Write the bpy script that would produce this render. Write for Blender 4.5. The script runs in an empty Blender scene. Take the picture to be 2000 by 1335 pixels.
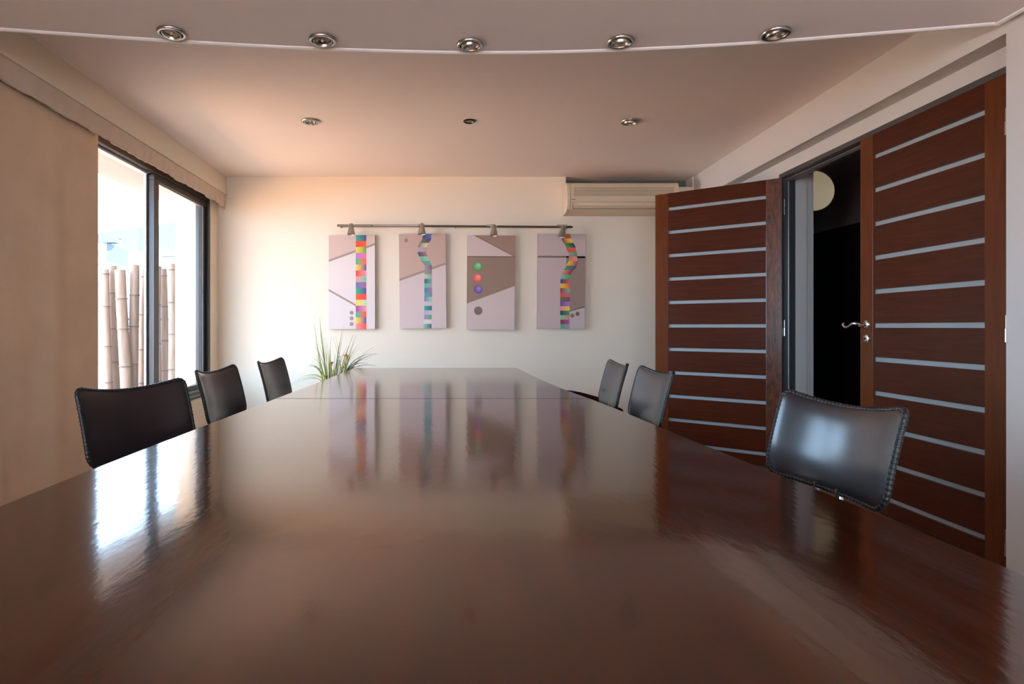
import bpy, math, random
from mathutils import Vector, Matrix

random.seed(7)
sc = bpy.context.scene
col = sc.collection

# ------------------------------------------------------------------ camera
EYE = 1.036                      # eye height above the floor
F, PX, PY = 1180.0, 874.0, 638.0  # focal length and optical centre of the shifted lens (2000 x 1335)
cam_d = bpy.data.cameras.new('camera')
cam = bpy.data.objects.new('camera', cam_d)
col.objects.link(cam)
cam.location = (0, 0, EYE)
cam.rotation_euler = (math.pi / 2, 0, 0)
cam_d.sensor_width = 36.0
cam_d.lens = F / 2000 * 36.0
cam_d.shift_x = (1000 - PX) / 2000
cam_d.shift_y = -(667.5 - PY) / 2000
cam_d.clip_start = 0.02
cam_d.clip_end = 5000
sc.camera = cam

# ------------------------------------------------------------------ sky, sun, exposure
w = bpy.data.worlds.new('sky')
sc.world = w
w.use_nodes = True
nt = w.node_tree
nt.nodes.clear()
wo = nt.nodes.new('ShaderNodeOutputWorld')
bg = nt.nodes.new('ShaderNodeBackground')
tc = nt.nodes.new('ShaderNodeTexCoord')
sx = nt.nodes.new('ShaderNodeSeparateXYZ')
rp = nt.nodes.new('ShaderNodeValToRGB')
rp.color_ramp.elements[0].position = 0.0
rp.color_ramp.elements[0].color = (0.53, 0.745, 1.0, 1)
rp.color_ramp.elements[1].position = 0.6
rp.color_ramp.elements[1].color = (0.46, 0.69, 1.0, 1)
nt.links.new(tc.outputs['Generated'], sx.inputs[0])
nt.links.new(sx.outputs['Z'], rp.inputs[0])
nt.links.new(rp.outputs[0], bg.inputs[0])
bg.inputs[1].default_value = 6.5
nt.links.new(bg.outputs[0], wo.inputs[0])

sun_d = bpy.data.lights.new('sun', 'SUN')
sun = bpy.data.objects.new('sun', sun_d)
col.objects.link(sun)
sun_d.energy = 29.0
sun_d.angle = math.radians(0.6)
sun_d.color = (1.0, 0.87, 0.70)
sun.rotation_euler = Vector((-0.60, 0.28, -0.75)).to_track_quat('-Z', 'Y').to_euler()


def portal(name, loc, rot, sx_, sy_):
    d = bpy.data.lights.new(name, 'AREA')
    d.shape = 'RECTANGLE'
    d.size, d.size_y = sx_, sy_
    d.cycles.is_portal = True
    o = bpy.data.objects.new(name, d)
    col.objects.link(o)
    o.location = loc
    o.rotation_euler = rot


# light of the seen window and the two added ones (portals only guide the sky light)
portal('window_portal', (-2.32, 4.5, 1.31), (0, math.radians(-90), 0), 1.86, 2.2)
portal('window_portal', (-2.27, -1.2, 1.31), (0, math.radians(-90), 0), 1.86, 2.2)
portal('window_portal', (0.0, -3.05, 1.35), (math.radians(90), 0, 0), 3.3, 1.2)

sc.view_settings.view_transform = 'Standard'
sc.view_settings.look = 'None'
sc.view_settings.gamma = 1.0
sc.view_settings.use_curve_mapping = False
sc.view_settings.exposure = 1.46
sc.cycles.use_denoising = True
sc.cycles.max_bounces = 10
sc.cycles.diffuse_bounces = 7
sc.cycles.sample_clamp_indirect = 8.0
sc.cycles.caustics_reflective = False
sc.cycles.caustics_refractive = False


# ------------------------------------------------------------------ helpers
def lin(c):
    def f(v):
        v /= 255.0
        return v / 12.92 if v <= 0.04045 else ((v + 0.055) / 1.055) ** 2.4
    return tuple(f(v) for v in c)


class N:
    """small node-graph helper"""
    def __init__(s, name):
        s.m = bpy.data.materials.new(name)
        s.m.use_nodes = True
        s.t = s.m.node_tree
        s.b = s.t.nodes['Principled BSDF']

    def n(s, kind, **kw):
        nd = s.t.nodes.new(kind)
        for k, v in kw.items():
            setattr(nd, k, v)
        return nd

    def l(s, a, b):
        s.t.links.new(a, b)


def mat(name, rgb, rough=0.5, metal=0.0, coat=0.0, coat_rough=0.1, noise=0.0, nscale=8.0, bump=0.0,
        bscale=60.0, spec=0.5, alpha=None, trans=0.0):
    g = N(name)
    b = g.b
    b.inputs['Base Color'].default_value = (*rgb, 1)
    b.inputs['Roughness'].default_value = rough
    b.inputs['Metallic'].default_value = metal
    b.inputs['Coat Weight'].default_value = coat
    b.inputs['Coat Roughness'].default_value = coat_rough
    b.inputs['Specular IOR Level'].default_value = spec
    b.inputs['Transmission Weight'].default_value = trans
    tcn = g.n('ShaderNodeTexCoord')
    if noise > 0:
        no = g.n('ShaderNodeTexNoise')
        no.inputs['Scale'].default_value = nscale
        no.inputs['Detail'].default_value = 4
        g.l(tcn.outputs['Object'], no.inputs['Vector'])
        r = g.n('ShaderNodeValToRGB')
        r.color_ramp.elements[0].position = 0.3
        r.color_ramp.elements[1].position = 0.7
        r.color_ramp.elements[0].color = (*[c * (1 - noise) for c in rgb], 1)
        r.color_ramp.elements[1].color = (*[min(1, c * (1 + noise)) for c in rgb], 1)
        g.l(no.outputs['Fac'], r.inputs[0])
        g.l(r.outputs[0], b.inputs['Base Color'])
    if bump > 0:
        nb = g.n('ShaderNodeTexNoise')
        nb.inputs['Scale'].default_value = bscale
        nb.inputs['Detail'].default_value = 3
        g.l(tcn.outputs['Object'], nb.inputs['Vector'])
        bp = g.n('ShaderNodeBump')
        bp.inputs['Strength'].default_value = bump
        bp.inputs['Distance'].default_value = 0.002
        g.l(nb.outputs['Fac'], bp.inputs['Height'])
        g.l(bp.outputs[0], b.inputs['Normal'])
    return g.m


def wood(name, dark, light, stretch, scale=9.0, rough=0.35, coat=0.0, coat_rough=0.15, bump=0.05,
         distort=1.0, bscale=None, bstretch=None, blotch=0.0):
    """wood with grain running along the axis whose stretch is small"""
    g = N(name)
    b = g.b
    tcn = g.n('ShaderNodeTexCoord')
    mp = g.n('ShaderNodeMapping')
    mp.inputs['Scale'].default_value = stretch
    g.l(tcn.outputs['Object'], mp.inputs[0])
    no = g.n('ShaderNodeTexNoise')
    no.inputs['Scale'].default_value = scale
    no.inputs['Detail'].default_value = 6
    no.inputs['Roughness'].default_value = 0.6
    no.inputs['Distortion'].default_value = distort
    g.l(mp.outputs[0], no.inputs['Vector'])
    r = g.n('ShaderNodeValToRGB')
    r.color_ramp.elements[0].position = 0.28
    r.color_ramp.elements[0].color = (*dark, 1)
    r.color_ramp.elements[1].position = 0.74
    r.color_ramp.elements[1].color = (*light, 1)
    g.l(no.outputs['Fac'], r.inputs[0])
    out = r.outputs[0]
    if blotch > 0:
        n2 = g.n('ShaderNodeTexNoise')
        n2.inputs['Scale'].default_value = 2.2
        n2.inputs['Detail'].default_value = 2
        g.l(tcn.outputs['Object'], n2.inputs['Vector'])
        mr = g.n('ShaderNodeMapRange')
        mr.inputs[1].default_value = 0.3
        mr.inputs[2].default_value = 0.7
        mr.inputs[3].default_value = 1 - blotch
        mr.inputs[4].default_value = 1 + blotch
        g.l(n2.outputs['Fac'], mr.inputs[0])
        vm = g.n('ShaderNodeVectorMath', operation='SCALE')
        g.l(out, vm.inputs[0])
        g.l(mr.outputs[0], vm.inputs['Scale'])
        out = vm.outputs[0]
    g.l(out, b.inputs['Base Color'])
    b.inputs['Roughness'].default_value = rough
    b.inputs['Coat Weight'].default_value = coat
    b.inputs['Coat Roughness'].default_value = coat_rough
    if bump > 0:
        bp = g.n('ShaderNodeBump')
        bp.inputs['Strength'].default_value = bump
        bp.inputs['Distance'].default_value = 0.001
        if bscale:
            n3 = g.n('ShaderNodeTexNoise')
            n3.inputs['Scale'].default_value = bscale
            n3.inputs['Detail'].default_value = 3
            mp3 = g.n('ShaderNodeMapping')
            mp3.inputs['Scale'].default_value = bstretch or (1, 1, 1)
            g.l(tcn.outputs['Object'], mp3.inputs[0])
            g.l(mp3.outputs[0], n3.inputs['Vector'])
            g.l(n3.outputs['Fac'], bp.inputs['Height'])
        else:
            g.l(no.outputs['Fac'], bp.inputs['Height'])
        g.l(bp.outputs[0], b.inputs['Normal'])
        if coat > 0:
            g.l(bp.outputs[0], b.inputs['Coat Normal'])
    return g.m


M = {}
M['wall'] = mat('wall_paint', (0.82, 0.70, 0.555), 0.85, bump=0.08, bscale=90, spec=0.2)
M['wall_cool'] = mat('white_wall_paint', (0.64, 0.60, 0.56), 0.85, bump=0.06, bscale=90, spec=0.2)
M['ceiling'] = mat('ceiling_paint', (0.88, 0.785, 0.735), 0.9, bump=0.04, bscale=70, spec=0.2)
M['panel'] = mat('dropped_ceiling_paint', (0.88, 0.83, 0.815), 0.9, bump=0.04, bscale=70, spec=0.2)
M['cornice'] = mat('cornice_paint', (0.92, 0.90, 0.89), 0.4)
M['floor'] = wood('floor_boards', (0.16, 0.075, 0.035), (0.30, 0.16, 0.08), (4, .5, 4), 5, 0.35)
M['curtain'] = mat('curtain_cloth', (0.73, 0.525, 0.36), 0.85, noise=0.05, nscale=5, bump=0.15, bscale=300, spec=0.15)
M['valance'] = mat('valance_cloth', (0.64, 0.51, 0.40), 0.85, noise=0.04, nscale=12, bump=0.15, bscale=300, spec=0.15)
M['frame'] = mat('window_bronze', (0.045, 0.038, 0.036), 0.35, metal=0.6)
M['frame_light'] = mat('window_bead', (0.50, 0.49, 0.48), 0.4, metal=0.3)
M['track'] = mat('window_track', (0.22, 0.20, 0.19), 0.3, metal=0.7)
M['rubber'] = mat('black_rubber', (0.01, 0.01, 0.01), 0.6)
g_ = N('window_glass')
g_.b.inputs['Base Color'].default_value = (1, 1, 1, 1)
g_.b.inputs['Roughness'].default_value = 0.0
g_.b.inputs['IOR'].default_value = 1.45
tr = g_.n('ShaderNodeBsdfTransparent')
gl = g_.n('ShaderNodeBsdfGlossy')
gl.inputs['Roughness'].default_value = 0.0
fr = g_.n('ShaderNodeFresnel')
fr.inputs[0].default_value = 1.45
mx = g_.n('ShaderNodeMixShader')
ge = g_.n('ShaderNodeNewGeometry')
mt_ = g_.n('ShaderNodeMath', operation='SUBTRACT')
mt_.use_clamp = True
g_.l(fr.outputs[0], mt_.inputs[0])
g_.l(ge.outputs['Backfacing'], mt_.inputs[1])
g_.l(mt_.outputs[0], mx.inputs[0])
g_.l(tr.outputs[0], mx.inputs[1])
g_.l(gl.outputs[0], mx.inputs[2])
g_.l(mx.outputs[0], g_.t.nodes['Material Output'].inputs[0])
tr.inputs[0].default_value = (0.96, 0.98, 0.98, 1)
M['glass'] = g_.m

DK, LT = (0.055, 0.0108, 0.0037), (0.092, 0.0190, 0.0055)
M['door_rail'] = wood('door_wood_across', DK, LT, (1.0, 6, 14), 4, 0.34, coat=0.12, coat_rough=0.25, bump=0.06)
M['door_stile'] = wood('door_wood_upright', (0.105, 0.024, 0.0055), (0.165, 0.042, 0.0095), (10, 8, 0.8), 4, 0.32,
                       coat=0.15, coat_rough=0.2, bump=0.06)
M['door_swirl'] = wood('door_wood_swirling_grain', (0.035, 0.009, 0.005), (0.19, 0.055, 0.022), (5, 5, 1.2), 3.0, 0.26,
                       coat=0.6, coat_rough=0.22, bump=0.06, distort=3.5)
M['door_edge'] = wood('door_edge_wood', (0.012, 0.004, 0.002), (0.03, 0.009, 0.004), (10, 10, 1), 4, 0.4)
M['slat_glass'] = mat('frosted_glass', (0.33, 0.36, 0.365), 0.4, coat=0.3, coat_rough=0.2, noise=0.04, nscale=6)
M['table'] = wood('table_wood', (0.016, 0.0030, 0.0010), (0.056, 0.0135, 0.0045), (16, 0.5, 9), 6, 0.30, coat=1.0,
                  coat_rough=0.095, bump=0.14, distort=0.5, bscale=75, bstretch=(1, 0.35, 1), blotch=0.22)
M['table_edge'] = wood('table_edge_wood', (0.03, 0.009, 0.004), (0.055, 0.018, 0.008), (3, 1, 9), 6, 0.35, coat=0.4)
M['bench'] = mat('matt_dark_wood', (0.022, 0.008, 0.005), 0.9, spec=0.0)
M['leather'] = mat('black_leather', (0.017, 0.0110, 0.0130), 0.45, coat=0.75, coat_rough=0.18, spec=0.3, noise=0.15, nscale=9,
                   bump=0.22, bscale=160)
M['leather_brown'] = mat('brown_black_leather', (0.060, 0.024, 0.018), 0.36, coat=0.35, coat_rough=0.3, noise=0.2,
                         nscale=7, bump=0.22, bscale=160)
M['stitch'] = mat('leather_lacing', (0.010, 0.0095, 0.009), 0.45, coat=0.2)
M['chrome'] = mat('chrome', (0.78, 0.77, 0.75), 0.12, metal=1.0)
M['nickel'] = mat('brushed_nickel', (0.42, 0.38, 0.33), 0.30, metal=1.0)
M['nickel_dark'] = mat('dark_bronze', (0.10, 0.075, 0.055), 0.35, metal=0.8)
M['bulb'] = mat('halogen_reflector', (0.75, 0.66, 0.56), 0.18, metal=0.9)
M['bulb_glass'] = mat('bulb_glass', (0.55, 0.48, 0.42), 0.1, coat=1.0)
M['ac'] = mat('aged_cream_plastic', (0.68, 0.53, 0.37), 0.45, noise=0.02, nscale=5)
M['ac_line'] = mat('grille_groove', (0.30, 0.235, 0.155), 0.6)
M['dark'] = mat('dark_slot', (0.03, 0.027, 0.025), 0.8)
M['grey_green'] = mat('unpainted_board', (0.16, 0.165, 0.145), 0.8)
M['lamp_shade'] = mat('cream_lampshade', (0.74, 0.66, 0.48), 0.6)
M['lamp_shade'].node_tree.nodes['Principled BSDF'].inputs['Emission Color'].default_value = (1, .82, .52, 1)
M['lamp_shade'].node_tree.nodes['Principled BSDF'].inputs['Emission Strength'].default_value = 0.08
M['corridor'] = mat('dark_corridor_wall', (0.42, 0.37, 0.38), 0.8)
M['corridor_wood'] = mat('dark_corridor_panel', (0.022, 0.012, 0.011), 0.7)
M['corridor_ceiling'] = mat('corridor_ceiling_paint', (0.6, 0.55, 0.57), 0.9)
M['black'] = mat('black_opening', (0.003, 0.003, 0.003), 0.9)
M['metal_frame'] = mat('door_frame_metal', (0.125, 0.115, 0.11), 0.33, metal=0.6)
M['metal_light'] = mat('door_frame_bead', (0.42, 0.41, 0.40), 0.3, metal=0.8)
M['pot'] = mat('planter_ceramic', (0.62, 0.58, 0.50), 0.4)
M['soil'] = mat('soil', (0.05, 0.03, 0.02), 0.9, noise=0.3, nscale=40)
M['leaf'] = mat('grass_leaf', (0.40, 0.41, 0.11), 0.5, noise=0.3, nscale=6)
M['leaf_dark'] = mat('dry_grass_leaf', (0.22, 0.19, 0.115), 0.55, noise=0.2, nscale=6)
M['petal'] = mat('orange_petal', (0.75, 0.36, 0.10), 0.6, noise=0.2, nscale=30)
M['petal_y'] = mat('yellow_petal', (0.72, 0.60, 0.16), 0.6, noise=0.2, nscale=30)
M['outer_white'] = mat('white_render', (0.34, 0.34, 0.34), 0.9)
M['fin'] = mat('fin_render', (0.105, 0.107, 0.11), 0.9)
M['eave'] = mat('eave_paint', (0.29, 0.295, 0.29), 0.9)
M['terrace'] = mat('terracotta_tiles', (0.58, 0.32, 0.19), 0.8, noise=0.1, nscale=3)
M['roof_grey'] = mat('slate_roof', (0.038, 0.052, 0.070), 0.9)
M['house'] = mat('house_render', (0.12,0.13,0.14), 0.9)
M['hill'] = mat('hazy_hillside', (0.036, 0.044, 0.052), 1.0, spec=0.0)
M['ground'] = mat('town_ground', (0.30, 0.30, 0.28), 1.0)
M['tie'] = mat('wire_tie', (0.10, 0.10, 0.11), 0.6)

# bamboo : pale culm with darker node rings
g_ = N('bamboo_culm')
tcn = g_.n('ShaderNodeTexCoord')
sp = g_.n('ShaderNodeSeparateXYZ')
g_.l(tcn.outputs['Object'], sp.inputs[0])
no = g_.n('ShaderNodeTexNoise')
no.inputs['Scale'].default_value = 5
mpn = g_.n('ShaderNodeMapping')
mpn.inputs['Scale'].default_value = (6, 6, 0.7)
g_.l(tcn.outputs['Object'], mpn.inputs[0])
g_.l(mpn.outputs[0], no.inputs['Vector'])
rr = g_.n('ShaderNodeValToRGB')
rr.color_ramp.elements[0].color = (0.17, 0.10, 0.066, 1)
rr.color_ramp.elements[1].color = (0.28, 0.175, 0.122, 1)
rr.color_ramp.elements[0].position = 0.3
rr.color_ramp.elements[1].position = 0.7
g_.l(no.outputs['Fac'], rr.inputs[0])
g_.l(rr.outputs[0], g_.b.inputs['Base Color'])
g_.b.inputs['Roughness'].default_value = 0.6
M['bamboo'] = g_.m
M['bamboo_node'] = mat('bamboo_node', (0.10, 0.065, 0.047), 0.7)

for k_ in ('table', 'door_rail', 'door_stile'):
    M[k_].node_tree.nodes['Principled BSDF'].inputs['Specular IOR Level'].default_value = 0.12
M['table'].node_tree.nodes['Principled BSDF'].inputs['Coat IOR'].default_value = 1.85
M['table'].node_tree.nodes['Principled BSDF'].inputs['Specular IOR Level'].default_value = 0.0

# painted canvas : colours live in a per-corner colour attribute (the pigment of each field)
g_ = N('canvas_paint')
at_ = g_.n('ShaderNodeAttribute')
at_.attribute_name = 'pigment'
g_.l(at_.outputs['Color'], g_.b.inputs['Base Color'])
g_.b.inputs['Roughness'].default_value = 0.65
nb = g_.n('ShaderNodeTexNoise')
nb.inputs['Scale'].default_value = 420
bp = g_.n('ShaderNodeBump')
bp.inputs['Strength'].default_value = 0.15
bp.inputs['Distance'].default_value = 0.001
g_.l(nb.outputs['Fac'], bp.inputs['Height'])
g_.l(bp.outputs[0], g_.b.inputs['Normal'])
M['canvas'] = g_.m


class MB:
    """collects geometry, build() links it as ONE mesh object"""
    def __init__(s):
        s.v, s.f, s.mi = [], [], []
        s.mats = []
        s.cur = 0

    def use(s, m):
        if m not in s.mats:
            s.mats.append(m)
        s.cur = s.mats.index(m)
        return s

    def quad(s, *p):
        i = len(s.v)
        s.v += [tuple(q) for q in p]
        s.f.append(tuple(range(i, i + len(p))))
        s.mi.append(s.cur)
        return s

    def hexa(s, b, t):
        """8-corner solid from bottom loop b and top loop t (counter-clockwise from above)"""
        i = len(s.v)
        n = len(b)
        s.v += [tuple(q) for q in b] + [tuple(q) for q in t]
        s.f.append(tuple(i + k for k in reversed(range(n))))
        s.f.append(tuple(i + n + k for k in range(n)))
        for k in range(n):
            k2 = (k + 1) % n
            s.f.append((i + k, i + k2, i + n + k2, i + n + k))
        s.mi += [s.cur] * (n + 2)
        return s

    def prism(s, poly, z0, z1):
        a = sum(poly[k][0] * poly[(k + 1) % len(poly)][1] - poly[(k + 1) % len(poly)][0] * poly[k][1]
                for k in range(len(poly)))
        if a < 0:
            poly = list(reversed(poly))
        return s.hexa([(x, y, z0) for x, y in poly], [(x, y, z1) for x, y in poly])

    def box(s, x0, x1, y0, y1, z0, z1):
        return s.prism([(x0, y0), (x1, y0), (x1, y1), (x0, y1)], z0, z1)

    def tube(s, pts, r, n=10, caps=True, closed=False):
        pts = [Vector(p) for p in pts]
        rs = r if isinstance(r, (list, tuple)) else [r] * len(pts)
        i0 = len(s.v)
        m = len(pts)
        up = None
        for k, p in enumerate(pts):
            if closed:
                d = pts[(k + 1) % m] - pts[k - 1]
            else:
                d = pts[min(k + 1, m - 1)] - pts[max(k - 1, 0)]
            d.normalize()
            if up is None:
                up = Vector((0, 0, 1)) if abs(d.z) < 0.9 else Vector((1, 0, 0))
            a = d.cross(up)
            if a.length < 1e-5:
                a = d.cross(Vector((0, 1, 0)))
            a.normalize()
            b = a.cross(d).normalized()
            up = b
            for j in range(n):
                t = 2 * math.pi * j / n
                s.v.append(tuple(p + (a * math.cos(t) + b * math.sin(t)) * rs[k]))
        rng = m if closed else m - 1
        for k in range(rng):
            k2 = (k + 1) % m
            for j in range(n):
                j2 = (j + 1) % n
                s.f.append((i0 + k * n + j, i0 + k * n + j2, i0 + k2 * n + j2, i0 + k2 * n + j))
                s.mi.append(s.cur)
        if caps and not closed:
            s.f.append(tuple(i0 + j for j in reversed(range(n))))
            s.f.append(tuple(i0 + (m - 1) * n + j for j in range(n)))
            s.mi += [s.cur] * 2
        return s

    def lathe(s, c, prof, n=28, axis=(0, 0, 1), close_end=False):
        """revolve (radius, height) profile about axis through c"""
        ax = Vector(axis).normalized()
        a = ax.orthogonal().normalized()
        b = ax.cross(a)
        i0 = len(s.v)
        c = Vector(c)
        for r, h in prof:
            for j in range(n):
                t = 2 * math.pi * j / n
                s.v.append(tuple(c + ax * h + (a * math.cos(t) + b * math.sin(t)) * r))
        for k in range(len(prof) - 1):
            for j in range(n):
                j2 = (j + 1) % n
                s.f.append((i0 + k * n + j, i0 + k * n + j2, i0 + (k + 1) * n + j2, i0 + (k + 1) * n + j))
                s.mi.append(s.cur)
        if close_end:
            s.f.append(tuple(i0 + j for j in reversed(range(n))))
            s.f.append(tuple(i0 + (len(prof) - 1) * n + j for j in range(n)))
            s.mi += [s.cur] * 2
        return s

    def grid(s, fn, nu, nv):
        i0 = len(s.v)
        for a in range(nu + 1):
            for b in range(nv + 1):
                s.v.append(tuple(fn(a / nu, b / nv)))
        for a in range(nu):
            for b in range(nv):
                q = i0 + a * (nv + 1) + b
                s.f.append((q, q + nv + 1, q + nv + 2, q + 1))
                s.mi.append(s.cur)
        return s

    def build(s, name, m=None, parent=None, smooth=None, bevel=None, at=None, rz=0.0, weld=False):
        me = bpy.data.meshes.new(name)
        org = Vector(at) if at is not None else Vector((0, 0, 0))
        me.from_pydata([tuple(Vector(q) - org) for q in s.v], [], s.f)
        mats = s.mats if s.mats else [m]
        for k in mats:
            me.materials.append(M[k] if isinstance(k, str) else k)
        if s.mats:
            me.polygons.foreach_set('material_index', s.mi)
        me.update()
        if smooth is not None:
            me.polygons.foreach_set('use_smooth', [True] * len(me.polygons))
            me.set_sharp_from_angle(angle=math.radians(smooth))
        o = bpy.data.objects.new(name, me)
        col.objects.link(o)
        o.location = org
        if parent is not None:
            o.parent = parent
        if bevel:
            bv = o.modifiers.new('bevel', 'BEVEL')
            bv.width = bevel
            bv.segments = 2
            bv.limit_method = 'ANGLE'
            bv.angle_limit = math.radians(40)
        return o


def empty(name, loc=(0, 0, 0), rz=0.0):
    o = bpy.data.objects.new(name, None)
    col.objects.link(o)
    o.location = loc
    o.rotation_euler = (0, 0, rz)
    o.empty_display_size = 0.1
    return o


def tag(o, label=None, cat=None, group=None, kind=None):
    if label:
        o['label'] = label
    if cat:
        o['category'] = cat
    if group:
        o['group'] = group
    if kind:
        o['kind'] = kind
    return o


def copy_tree(o, parent=None):
    c = o.copy()
    col.objects.link(c)
    if parent is not None:
        c.parent = parent
    for ch in list(o.children):
        copy_tree(ch, c)
    return c


def W(px, py, Y):
    """the point at distance Y that lies at a given place of the photograph"""
    return Vector(((px - PX) / F * Y, Y, EYE + (PY - py) / F * Y))


Z = lambda z: EYE + z      # heights measured from the eye

# the side walls open slightly towards the back
SR, SL = 0.0229, -0.0178
XB = lambda y: 2.22 + SR * y        # face of the upper band and of the near column, right
XD = lambda y: 2.322 + SR * y       # face of the wall that holds the double door
XL = lambda y: -2.005 + SL * y      # face of the curtain box, left
XV = lambda y: -2.015 + SL * y      # valance
XC = lambda y: -2.05 + SL * y       # curtain
XW = lambda y: -2.085 + SL * y      # inner face of the window wall
YB = 5.77                            # back wall
YR = -2.8                            # rear wall
CEIL = Z(1.433)
BAND = Z(1.196)
HEAD = Z(1.11)


def strip(mb, f0, f1, y0, y1, z0, z1):
    return mb.prism([(f0(y0), y0), (f1(y0), y0), (f1(y1), y1), (f0(y1), y1)], z0, z1)


off = lambda f, d: (lambda y: f(y) + d)

# ------------------------------------------------------------------ room shell
mb = MB()
mb.box(-2.5, 2.75, YR - .2, YB + .2, -0.12, 0)
tag(mb.build('floor', 'floor'), kind='structure')

mb = MB()
mb.box(-2.6, 2.9, YR - .2, YB + .3, CEIL, CEIL + .2)
tag(mb.build('ceiling', 'ceiling'), kind='structure')

# back wall with the slot above the air conditioner
mb = MB().use('wall')
xs0, xs1, zs = 1.13, XB(YB) - .012, Z(1.335)
mb.box(-2.6, xs0, YB, YB + .2, 0, CEIL)
mb.box(xs0, 2.9, YB, YB + .2, 0, zs)
mb.box(xs1, 2.9, YB, YB + .2, zs, CEIL)
mb.use('grey_green')
mb.box(xs0, xs1, YB + .16, YB + .2, zs, CEIL)
tag(mb.build('wall_back'), kind='structure')

mb = MB()
mb.box(-2.6, -1.6, YR - .2, YR, 0, CEIL)
mb.box(1.6, 2.9, YR - .2, YR, 0, CEIL)
mb.box(-1.6, 1.6, YR - .2, YR, 0, .90)
mb.box(-1.6, 1.6, YR - .2, YR, 2.0, CEIL)
tag(mb.build('wall_rear', 'wall'), kind='structure')
# wide unseen window, added in the rear wall to brighten the room
r3 = empty('window_added_rear', (0, YR - .1, 0))
tag(r3, kind='structure')
m_ = MB()
for xa, xb, za, zb in ((-1.6, 1.6, .90, .95), (-1.6, 1.6, 1.95, 2.0), (-1.6, -1.55, .95, 1.95), (1.55, 1.6, .95, 1.95), (-.03, .03, .95, 1.95)):
    m_.box(xa, xb, -.04, .04, za, zb)
m_.build('window_frame', 'frame', r3)
for xa, xb in ((-1.55, -.03), (.03, 1.55)):
    MB().box(xa, xb, -.003, .003, .95, 1.95).build('glass_pane', 'glass', r3)

# left wall with the window opening and an added one behind the camera
WY0, WY1, WZ0, WZ1 = 3.44, 5.567, Z(-.62), Z(1.19)
VY0, VY1 = -2.3, -0.2
mb = MB()
o1 = off(XW, -.20)
strip(mb, o1, XW, YR, VY0, 0, CEIL)
strip(mb, o1, XW, VY1, WY0, 0, CEIL)
strip(mb, o1, XW, WY1, YB, 0, CEIL)
for a, b in ((VY0, VY1), (WY0, WY1)):
    strip(mb, o1, XW, a, b, 0, WZ0)
    strip(mb, o1, XW, a, b, WZ1, CEIL)
tag(mb.build('wall_left', 'wall'), kind='structure')

# boxed-in curtain pelmet, left
mb = MB()
strip(mb, off(XL, -.02), XL, YR, YB, Z(1.262), CEIL)
strip(mb, off(XL, -.02), off(XL, .008), YR, YB, Z(1.255), Z(1.268))
tag(mb.build('trim_1', mat('pelmet_paint', (0.76, 0.655, 0.52), 0.8, spec=0.2)), kind='structure')

# right wall : near column, door wall, header, upper band
DY0, DY1 = 2.50, 4.41
mb = MB()
strip(mb, XB, off(XB, .36), YR, 2.462, 0, CEIL)
strip(mb, XD, off(XD, .20), 2.462, DY0, 0, BAND)
strip(mb, XD, off(XD, .20), DY1, YB, 0, BAND)
strip(mb, XD, off(XD, .20), DY0, DY1, HEAD, BAND)
strip(mb, XB, off(XD, .20), 2.462, YB, BAND, CEIL)
tag(mb.build('wall_right', 'wall_cool'), kind='structure')

# dropped ceiling over the near half of the room, curved front, two-step edge
edge = [(-0.02, 57), (140, 67), (280, 76.5), (430, 85.5), (560, 92.5), (700, 98), (860, 102.3), (960, 103), (1070, 102),
        (1180, 98.8), (1280, 94.5), (1400, 88.5), (1550, 78.5), (1700, 66), (1830, 56), (1945, 46)]
ZP = 1.232
E = []
for x, y in edge:
    Y = F * ZP / (PY - y)
    E.append(((x - PX) / F * Y, Y))


def sm(P, it=2):
    for _ in range(it):
        Q = [P[0]]
        for a, b in zip(P[:-1], P[1:]):
            Q += [(a[0] * .75 + b[0] * .25, a[1] * .75 + b[1] * .25), (a[0] * .25 + b[0] * .75, a[1] * .25 + b[1] * .75)]
        Q.append(P[-1])
        P = Q
    return P


E = sm(E)
E[0] = (XL(E[0][1]), E[0][1])


def panel_poly(dy, dx):
    P = [(x, y + dy) for x, y in E]
    P[-1] = (XB(P[-1][1]) - dx, P[-1][1])
    P = [(min(x, XB(y) - dx), y) for x, y in P]
    P.append((XB(YR) - dx, YR))
    P.append((XL(YR), YR))
    return P


mb = MB().use('panel')
mb.prism(panel_poly(-.012, .050), Z(ZP), Z(ZP + .02))
mb.use('cornice')
# bright bead along the lip and the wider step above it
mb.prism(panel_poly(.040, .002), Z(ZP + .010), CEIL)
bead = [(x, y - .004, Z(ZP + .004)) for x, y in E[:-1]] + [(XB(E[-1][1]) - .040, E[-1][1] - .004, Z(ZP + .004)),
                                                          (XB(YR) - .040, YR, Z(ZP + .004))]
mb.tube(bead, .0135, 10)
tag(mb.build('ceiling_dropped', smooth=35), kind='structure')


# ------------------------------------------------------------------ downlights
def downlight():
    r = empty('downlight')
    m_ = MB().use('nickel')
    m_.lathe((0, 0, 0), [(.058, 0), (.0585, -.006), (.054, -.011), (.046, -.010), (.043, -.004), (.043, .0)], 36)
    m_.build('trim_ring', parent=r, smooth=50)
    m2 = MB().use('nickel')
    m2.lathe((0, 0, 0), [(.041, -.002), (.040, -.012), (.034, -.013), (.031, -.006), (.029, 0.002)], 32, axis=(.16, .10, 1))
    m2.build('swivel_ring', parent=r, smooth=50)
    m3 = MB().use('bulb')
    m3.lathe((0, 0, 0), [(.0285, -.004), (.024, -.0015), (.012, .004), (.0, .006)], 28, axis=(.16, .10, 1))
    b_ = m3.build('bulb', parent=r, smooth=60)
    m4 = MB().use('bulb_glass')
    m4.lathe((0, 0, -.003), [(.009, .003), (.008, -.004), (.004, -.008), (0, -.009)], 16, axis=(.16, .10, 1))
    m4.build('lens', parent=b_, smooth=60)
    return r


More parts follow.
